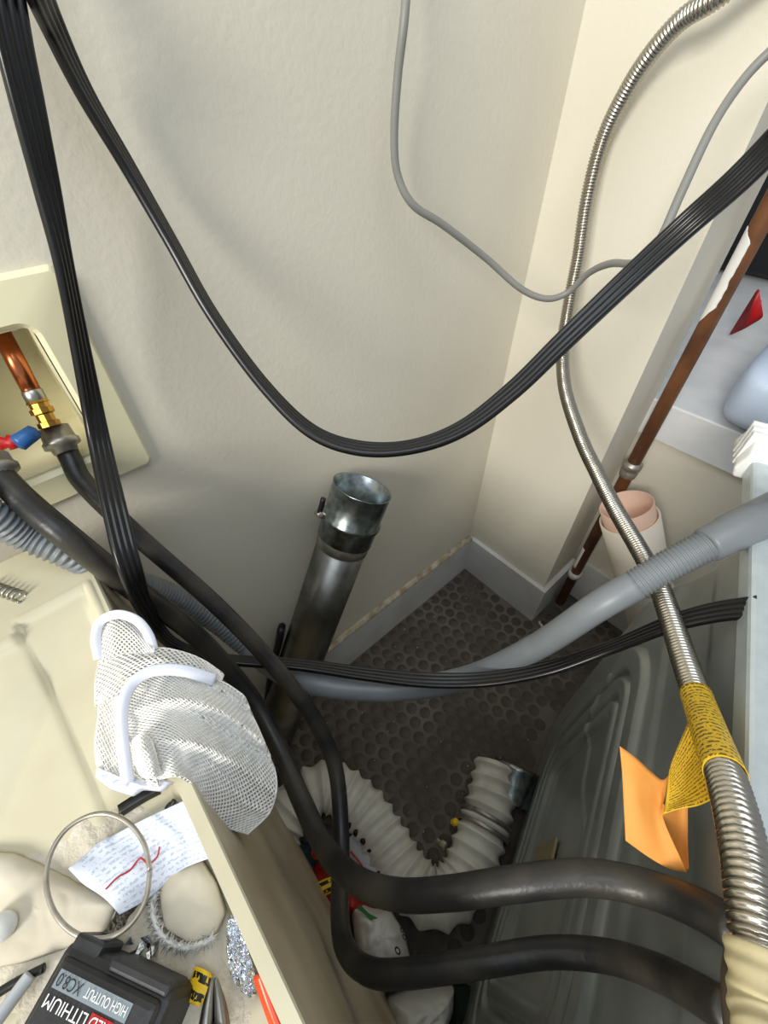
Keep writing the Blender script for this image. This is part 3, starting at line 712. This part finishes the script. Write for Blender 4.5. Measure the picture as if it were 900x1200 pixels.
# ------------------------------------------------------------------ mesh laundry bag draped over the rim
mb = thing('mesh_laundry_bag', 'white mesh laundry bag with satin trim bunched over the dryer rim', 'laundry bag', U(208, 905, z=.852))
def lattice(g):
    """diamond lattice of quads over a grid of points"""
    nv, nu_ = len(g), len(g[0]); V = []; idx = {}; Fc = []
    for j in range(nv):
        for k in range(nu_):
            if (j+k) % 2 == 0: idx[j, k] = len(V); V.append(g[j][k])
    for j in range(nv):
        for k in range(nu_):
            if (j+k) % 2 == 1:
                q = [(j-1, k), (j, k+1), (j+1, k), (j, k-1)]; q = [idx[x] for x in q if x in idx]
                if len(q) >= 3: Fc.append(tuple(q))
    return V, Fc
def netting(name, ctrl, nu_, nv, fold=0., ff=18., seed=0., layers=((0, 0),)):
    g = bic(ctrl, nu_, nv)
    c = CAM
    for k, (off, sd) in enumerate(layers):
        h = []
        for j, r in enumerate(g):
            row = []
            for i, p in enumerate(r):
                view = (c-p).normalized(); a = j/(nv-1); b = i/(nu_-1)
                rip = fold*(1-2*abs(math.sin(.5*a*ff+seed+.8*math.sin(b*3+sd)))**.7)*min(1, .15+b*1.6)+.0020*noise.noise(p*120+Vector((seed, sd, 0)))
                row.append(p+view*(rip-off))
            h.append(row)
        v, f = lattice(h); o = mobj(name, v, f, M['meshw'], mb)
        md = o.modifiers.new('wire', 'WIREFRAME'); md.thickness = .0020; md.use_even_offset = False; md.use_replace = True
def ZZ(L): return [[tuple(U(x, y, z=z)) for x, y, z in r] for r in L]
netting('netting', ZZ([
    [(148, 795, .866), (190, 786, .868), (230, 789, .860), (262, 800, .846), (286, 816, .835)],
    [(143, 830, .868), (190, 818, .872), (238, 826, .860), (278, 842, .836), (305, 860, .815)],
    [(150, 862, .868), (192, 850, .874), (235, 864, .858), (284, 886, .822), (323, 908, .785)],
    [(168, 892, .866), (198, 880, .872), (236, 902, .850), (280, 936, .805), (318, 948, .770)],
    [(186, 914, .864), (210, 910, .866), (230, 926, .842), (258, 966, .800), (290, 977, .772)]]), 58, 62, fold=.0085, ff=17, layers=((0, 0), (.008, 2.), (.016, 4.)))
netting('netting', ZZ([
    [(116, 775, .858), (150, 762, .864), (195, 760, .860), (235, 772, .850), (263, 790, .842)],
    [(112, 800, .856), (148, 790, .866), (195, 784, .862), (235, 792, .852), (258, 800, .842)],
    [(112, 830, .850), (140, 815, .862), (180, 806, .864), (215, 806, .858), (245, 806, .846)]]), 42, 22, fold=.004, ff=9, seed=1, layers=((0, 0), (.006, 3.)))
netting('netting', ZZ([
    [(113, 790, .854), (116, 830, .852), (112, 870, .850), (114, 900, .848)],
    [(130, 795, .858), (132, 835, .856), (130, 875, .854), (130, 915, .850)],
    [(150, 815, .860), (150, 845, .860), (152, 880, .860), (155, 922, .853)],
    [(172, 830, .860), (172, 860, .862), (178, 890, .862), (188, 922, .854)]]), 36, 24, fold=.003, ff=8, seed=2, layers=((0, 0), (.005, 1.)))
netting('netting', ZZ([
    [(114, 735, .860), (132, 722, .866), (155, 724, .866), (178, 742, .860)],
    [(116, 755, .862), (135, 742, .870), (158, 742, .870), (180, 756, .862)],
    [(120, 778, .860), (140, 768, .866), (160, 766, .866), (182, 772, .858)]]), 26, 20, fold=.001, ff=6, seed=4, layers=((0, 0), (.004, 1.)))
def band(L, wpx, name, th=.0012, folds=.0):
    a = []; n_ = len(L)
    P = [U(x, y, z=z) for x, y, z in L]
    path, ln = spline([tuple(p) for p in P], 50); fr = frames(path); g = [[], [], []]
    for k, (p, (t, _, _)) in enumerate(zip(path, fr)):
        c = Vector(p); view = (CAM-c).normalized(); s = t.cross(view).normalized(); d = (c-CAM).dot(_f); hw = wpx*d/F*.5
        g[0].append(c-s*hw); g[1].append(c+view*.0012); g[2].append(c+s*hw)
    mobj(name, *sheet(bic([[tuple(q) for q in r] for r in g], 60, 9), th), M['satin'], mb)
band([(252, 797, .852), (215, 786, .868), (180, 786, .876), (156, 800, .878), (144, 826, .878), (143, 862, .874), (147, 895, .866), (150, 918, .858)], 13, 'satin_trim')
band([(116, 772, .862), (112, 748, .866), (118, 728, .870), (138, 720, .874), (160, 727, .874), (174, 744, .868), (180, 762, .860)], 10, 'satin_trim')
v, f = pillow([U(x, y, z=.848) for x, y in ((114, 898), (135, 912), (155, 918), (185, 914), (206, 916), (190, 928), (168, 926), (156, 934), (130, 926), (112, 912))], .008, rings=10, per=6, amp=.004, freq=120, seed=5)
mobj('satin_hem', v, f, M['satin'], mb)
netting('netting', ZZ([[(156, 868, .876), (166, 860, .882), (178, 868, .878)], [(158, 890, .876), (171, 886, .884), (184, 892, .876)], [(166, 909, .868), (178, 911, .872), (190, 908, .866)]]), 14, 20, fold=.001, ff=4, seed=6, layers=((0, 0), (.003, 1.)))

# ------------------------------------------------------------------ galvanised duct leaning on the left wall
du = thing('galvanised_duct', 'galvanised steel vent duct leaning along the left wall with a bright crimped collar', 'duct', (-.79, -.075, 0))
d1 = U(425, 571, y=-.066); d0 = U(320, 866, y=-.066)
ax = d1-d0
Rd = .0455
def dp(t): return d0+ax*t
Ld = ax.length
tc = 1-.105/Ld*1.0
mobj('tube', *lathe(dp(0), dp(tc+.01), [(0, Rd), (.5, Rd), (1, Rd), (1, Rd-.002), (0, Rd-.002)], 48), M['galvdull'], du)
k = (1-tc)
cprof = [(tc, Rd+.0005), (tc+k*.02, Rd+.004), (tc+k*.33, Rd+.0045), (tc+k*.36, Rd+.0075), (tc+k*.42, Rd+.0075), (tc+k*.45, Rd+.0045), (1-k*.02, Rd+.0055), (1, Rd+.0062), (1-k*.01, Rd+.0045), (tc+k*.4, Rd+.003), (tc+k*.1, Rd-.003), (.55, Rd-.003)]
mobj('collar', *lathe(dp(0), dp(1), cprof, 56), M['galv'], du)
cl = mobj('clamp_band', *lathe(dp(tc-.025), dp(tc+.012), [(0, Rd+.0008), (.02, Rd+.002), (.98, Rd+.002), (1, Rd+.0008)], 48), M['zinc'], du)
cb = U(375, 600, y=-.07)
mobj('clamp_screw', *lathe(U(378, 604, y=-.08), U(372, 601, y=-.08), [(0, .006), (1, .006)], 10, True), M['zinc'], cl)
v, f = tube([U(379, 584, y=-.08), U(377, 592, y=-.08), U(374, 602, y=-.08)], .0046, 8, 6); mobj('clamp_tail', v, f, M['black'], cl)
tag(mobj('black_strap', *tube([U(330, 735, y=-.03), U(327, 752, y=-.03), U(318, 790, y=-.03), U(310, 850, y=-.03)], .010, 16, 8, rf=lambda s, t, k: .003*math.cos(2*t)), M['black']), 'black strap standing between the galvanised duct and the left wall', 'strap')

# ------------------------------------------------------------------ white flexible vent hose on the floor
vh = thing('vent_hose', 'white ribbed vinyl vent hose bent in a U on the studded floor', 'vent hose', U(511, 1060, z=0))
vp = [(318, 1000, .07), (330, 965, .075), (350, 938, .078), (385, 922, .075), (423, 946, .062), (452, 988, .056), (476, 1026, .056), (508, 1052, .056), (540, 1036, .060), (559, 992, .066), (572, 950, .072), (580, 912, .076), (583, 898, .078)]
pp = [tuple(U(x, y, z=z)) for x, y, z in vp]
def vrf(s, t, k):
    w_ = abs(math.sin(PI*s/.027))
    wr = .0030*noise.noise(Vector((math.cos(t)*2.2, math.sin(t)*2.2, s*38)))+.0018*noise.noise(Vector((math.cos(t)*7, math.sin(t)*7, s*22)))
    return -.0085*(w_**1.3)+wr*(w_)
mobj('ribbed_sleeve', *tube(pp, .0540, 520, 44, rf=vrf, cap=False), M['duct'], vh)
path, L_ = spline(pp, 400)
def vat(q): 
    i = int(q*399); return Vector(path[i]), (Vector(path[min(399, i+2)])-Vector(path[max(0, i-2)])).normalized()
c, t = vat(.845)
for dq in (-.008, .012):
    mobj('clamp_band', *lathe(c+t*(dq-.005), c+t*(dq+.005), [(0, .052), (.05, .0545), (.95, .0545), (1, .052)], 40), M['zinc'], vh)
yt = U(533, 964, z=.07); mobj('yellow_tab', *lathe(yt+Vector((-.004, .004, -.006)), yt+Vector((.004, -.002, .010)), [(0, .004), (.3, .0075), (.8, .0075), (1, .004)], 6, True), M['yellow'], vh, smooth=False)
mobj('clamp_screw', *lathe(U(512, 985, z=.07), U(522, 992, z=.075), [(0, .005), (.4, .005), (.5, .008), (1, .008)], 8, True), M['zinc'], vh, smooth=False)
c1, t1_ = vat(1.)
ec_ = U(603, 910, z=.078); ea = (t1_+Vector((.25, .1, .35))).normalized()
mobj('end_collar', *lathe(ec_-ea*.05, ec_+ea*.022, [(0, .047), (.9, .0485), (1, .0500), (.97, .0465), (0, .045)], 40), M['galv'], vh)
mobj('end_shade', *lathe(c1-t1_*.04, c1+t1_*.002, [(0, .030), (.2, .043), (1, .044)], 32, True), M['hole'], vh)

# ------------------------------------------------------------------ litter on the floor between the machines
def heap(name, L, z, h, m, parent=None, **k):
    v, f = pillow([U(x, y, z=z) for x, y in L], h, **k); return mobj(name, v, f, m, parent)
rb = heap('red_packet', [(352, 1042), (372, 1008), (392, 1030), (408, 1030), (430, 1040), (450, 1062), (440, 1085), (412, 1075), (395, 1092), (372, 1088)], .002, .10, M['bagred'], rings=22, per=8, amp=.010, freq=26, seed=2)
tag(rb, 'crumpled red packet with a yellow label on the floor beside the dryer', 'packet')
g = bic([[tuple(U(x, y, z=z)) for x, y, z in r] for r in ([(364, 1040, .118), (376, 1032, .123), (391, 1026, .124)], [(366, 1048, .120), (380, 1041, .126), (393, 1034, .126)], [(371, 1056, .116), (383, 1049, .122), (394, 1043, .122)])], 10, 8)
o = mobj('yellow_label', *sheet(g, .001), M['smallprint'], rb); uvgrid(o, 10, 8); o['label'] = 'yellow printed label'
tag(mobj('red_cone', *lathe(U(374, 1000, z=.10), U(373, 974, z=.13), [(0, .016), (.2, .016), (1, .003)], 10, True), M['red'], smooth=False), 'small bright red plastic cone behind the red packet on the floor', 'cone')
tag(heap('teal_cloth', [(330, 1000), (350, 985), (372, 990), (378, 1012), (360, 1030), (340, 1020)], .002, .055, M['tealcloth'], rings=12, per=6, amp=.006, freq=40, seed=6), 'dark teal cloth lying under the fill hoses beside the dryer', 'cloth')
gb = thing('grey_bottle', 'pale grey plastic bottle with a red stripe lying inside the bend of the vent hose', 'bottle', U(425, 1010, z=0))
q0, q1 = U(408, 984, z=.050), U(448, 1034, z=.050)
mobj('body', *lathe(q0, q1, [(0, .010), (.04, .024), (.8, .026), (.95, .020), (1, .012)], 24, True), M['greyw'], gb)
st = U(424, 1003, z=.0745); st2 = U(416, 994, z=.0745)
mobj('red_stripe', *tube([U(411, 998, z=.078), U(418, 1006, z=.078), U(425, 1016, z=.077)], .0018, 12, 6), M['red'], gb)
for i, (x, y) in enumerate(((411, 968), (418, 976), (426, 985), (433, 994), (444, 1026))):
    p = U(x, y, z=.085)
    tag(mobj('black_bead', *lathe(p-Vector((0, 0, .006)), p+Vector((0, 0, .007)), [(0, .002), (.25, .006), (.5, .0075), (.75, .006), (1, .002)], 10, True), M['black']), ['topmost', 'second', 'third', 'fourth', 'lowest'][i]+' black bead in the line between grey bottle and white vent hose', 'bead', 'black beads along the vent hose')
wb = heap('white_bag', [(411, 1062), (425, 1058), (440, 1064), (458, 1066), (474, 1092), (482, 1128), (470, 1140), (440, 1140), (418, 1120)], .002, .15, M['bagw'], rings=26, per=8, amp=.008, freq=32, seed=9)
tag(wb, 'white plastic bag with green and black print on the floor', 'bag')
g = bic([[tuple(U(x, y, z=z)) for x, y, z in r] for r in ([(418, 1064, .135), (426, 1070, .145), (434, 1078, .152)], [(422, 1060, .132), (432, 1070, .146), (443, 1076, .153)])], 8, 5)
mobj('green_print', *sheet(g, .001), M['green'], wb)
for (x, y, s) in ((466, 1114, 1), (474, 1098, .8), (471, 1090, .7)):
    p = U(x, y, z=.150)
    g = [[p+Vector((.004*s*math.cos(a)*r, .006*s*math.sin(a)*r, .002)) for a in [2*PI*i/12 for i in range(13)]] for r in (.55, 1)]
    mobj('black_letter', *sheet(g, .001), M['black'], wb)
tag(heap('clear_bag', [(452, 1164), (480, 1156), (510, 1150), (530, 1152), (528, 1180), (515, 1215), (490, 1240), (450, 1240)], .002, .16, M['bagw'], rings=22, per=8, amp=.014, freq=30, seed=12), 'pale plastic bag below the lowest fill hose at the bottom edge', 'bag')
tag(heap('cream_bundle', [(398, 1146), (420, 1140), (452, 1158), (455, 1200), (440, 1240), (410, 1240), (385, 1180)], .002, .20, M['paper'], rings=18, per=8, amp=.008, freq=24, seed=15), 'cream paper bundle standing against the dryer side at the bottom edge', 'bundle')
tag(heap('dark_green_rag', [(528, 1150), (556, 1156), (566, 1200), (550, 1250), (520, 1250), (524, 1190)], .002, .05, mat('dark green cloth', (22, 36, 26), .9), rings=12, per=6, amp=.006, freq=40, seed=18), 'dark green rag on the floor at the foot of the washing machine', 'rag')

# ------------------------------------------------------------------ niche
PX, PY = .112, -.302
bp = thing('copper_pipe', 'tall browned copper pipe with a coupling and flaking white paint beside the pier', 'pipe', (PX, PY, 0))
r_ = .0138
mobj('pipe', *lathe((PX, PY, .0), (PX, PY, 2.2), [(0, r_), (1, r_)], 24, True), M['brownpipe'], bp)
cp = U(735, 548, y=PY+.0); zc = None
# height on the pipe from the pixel row
def zpipe(py):
    lo, hi = 0., 2.
    for _ in range(40):
        m_ = (lo+hi)/2
        if proj((PX, PY, m_))[1] > py: lo = m_
        else: hi = m_
    return lo
zc = zpipe(549)
mobj('coupling', *lathe((PX, PY, zc-.022), (PX, PY, zc+.020), [(0, r_), (.05, r_+.004), (.4, r_+.0055), (.45, r_+.004), (.6, r_+.004), (.65, r_+.007), (.9, r_+.007), (1, r_)], 24), M['zinc'], bp)
zc2 = zpipe(672)
mobj('ring_clip', *lathe((PX, PY, zc2-.010), (PX, PY, zc2+.010), [(0, r_), (.05, r_+.005), (.95, r_+.005), (1, r_)], 24), M['trim'], bp)
za, zb = zpipe(378), zpipe(266)
vd = (CAM-Vector((PX, PY, (za+zb)/2))); vd.z = 0; vd.normalize(); sd = Vector((0, 0, 1)).cross(vd)
g = []
for k in range(30):
    t = k/29; z = za+(zb-za)*t; w0 = .55+.25*noise.noise(Vector((t*7, 1, 0))); e_ = .25+.18*noise.noise(Vector((t*9, 5, 0))); e_ *= min(1, 6*t+.2)
    lo_, hi_ = (-1.5, -1.15+1.15*min(1, 5*t, 8*(1-t))+.2*noise.noise(Vector((t*11, 3, 0))))
    g.append([Vector((PX, PY, z))+(vd*math.cos(a)+sd*math.sin(a))*(r_+.0006) for a in [lo_+(hi_-lo_)*i/8 for i in range(9)]])
mobj('flaked_paint', *sheet(g, .0006), M['whitepaint'], bp)['label'] = 'strip of white paint'
g = []
for k in range(10):
    t = k/9; z = zpipe(664)+.085*t; hi_ = -.4+.35*noise.noise(Vector((t*9, 8, 0)))
    g.append([Vector((PX, PY, z))+(vd*math.cos(a)+sd*math.sin(a))*(r_+.0006) for a in [-1.5+(hi_+1.5)*i/6 for i in range(7)]])
mobj('flaked_paint', *sheet(g, .0006), M['whitepaint'], bp)['label'] = 'patch of white paint'
# card tube
tb = thing('card_tube', 'white card tube with a pink inside standing in the niche', 'tube', (.09, -.53, 0))
e1 = U(737, 606, d=.99); e0 = U(772, 755, d=1.19)
axx = e1-e0
mobj('sleeve', *lathe(e0, e1, [(0, .060), (.78, .061), (1, .062), (1, .058), (0, .056)], 40), M['tube'], tb)
mobj('lining', *lathe(e0, e1+axx*.08, [(.2, .0545), (.9, .0548), (1, .055), (1, .0525), (.2, .052)], 40), M['tubein'], tb)['label'] = 'pink inner tube'
mobj('tape_ring', *lathe(e0.lerp(e1, .55), e0.lerp(e1, .60), [(0, .0612), (.5, .0622), (1, .0612)], 40), M['paper'], tb)
# jug, red packet and black bag on the ledge
jg = thing('blue_jug', 'pale blue plastic container lying on the niche ledge at the right edge', 'container', (.30, -.50, .70))
def rbox(c, e1_, e2_, e3_, n=5., seg_=24):
    V = []; Fc = []; s_ = seg_
    for j in range(s_+1):
        ph = -PI/2+PI*j/s_
        for i in range(2*s_):
            th = PI*i/s_
            sg = lambda q, p: math.copysign(abs(q)**p, q)
            V.append(c+e1_*sg(math.cos(ph), 2/n)*sg(math.cos(th), 2/n)+e2_*sg(math.cos(ph), 2/n)*sg(math.sin(th), 2/n)+e3_*sg(math.sin(ph), 2/n))
    for j in range(s_):
        for i in range(2*s_):
            Fc.append((j*2*s_+i, j*2*s_+(i+1) % (2*s_), (j+1)*2*s_+(i+1) % (2*s_), (j+1)*2*s_+i))
    return V, Fc
jd = Vector((1, .02, 0)).normalized(); jn = Vector((-.02, 1, 0)).normalized()
jc = Vector((.345, -.462, .765))
mobj('body', *rbox(jc, jd*.205, jn*.088, Vector((0, 0, .064))), M['jug'], jg)
rp = [U(853, 394, z=.706), U(889, 336, x=.56), U(895, 372, x=.55)]
v, f = pillow([rp[0], rp[0].lerp(rp[2], .5)+Vector((0, 0, -.005)), rp[2], rp[2].lerp(rp[1], .5), rp[1], rp[1].lerp(rp[0], .5)], .006, rings=8, per=5, amp=.006, freq=60, seed=4)
tag(mobj('red_pouch', v, f, M['red']), 'small red pouch with a pointed tip on the niche ledge', 'pouch')
v, f = rbox(Vector((1.24, -.12, 1.04)), Vector((.18, 0, 0)), Vector((0, .34, 0)), Vector((0, 0, .335)), n=6)
v = [p+Vector((.012*noise.noise(p*14), .012*noise.noise(p*11+Vector((3, 0, 0))), .012*noise.noise(p*16+Vector((0, 9, 0))))) for p in v]
tag(mobj('black_bag', v, f, M['black']), 'black bag filling the back of the niche above the ledge', 'bag')
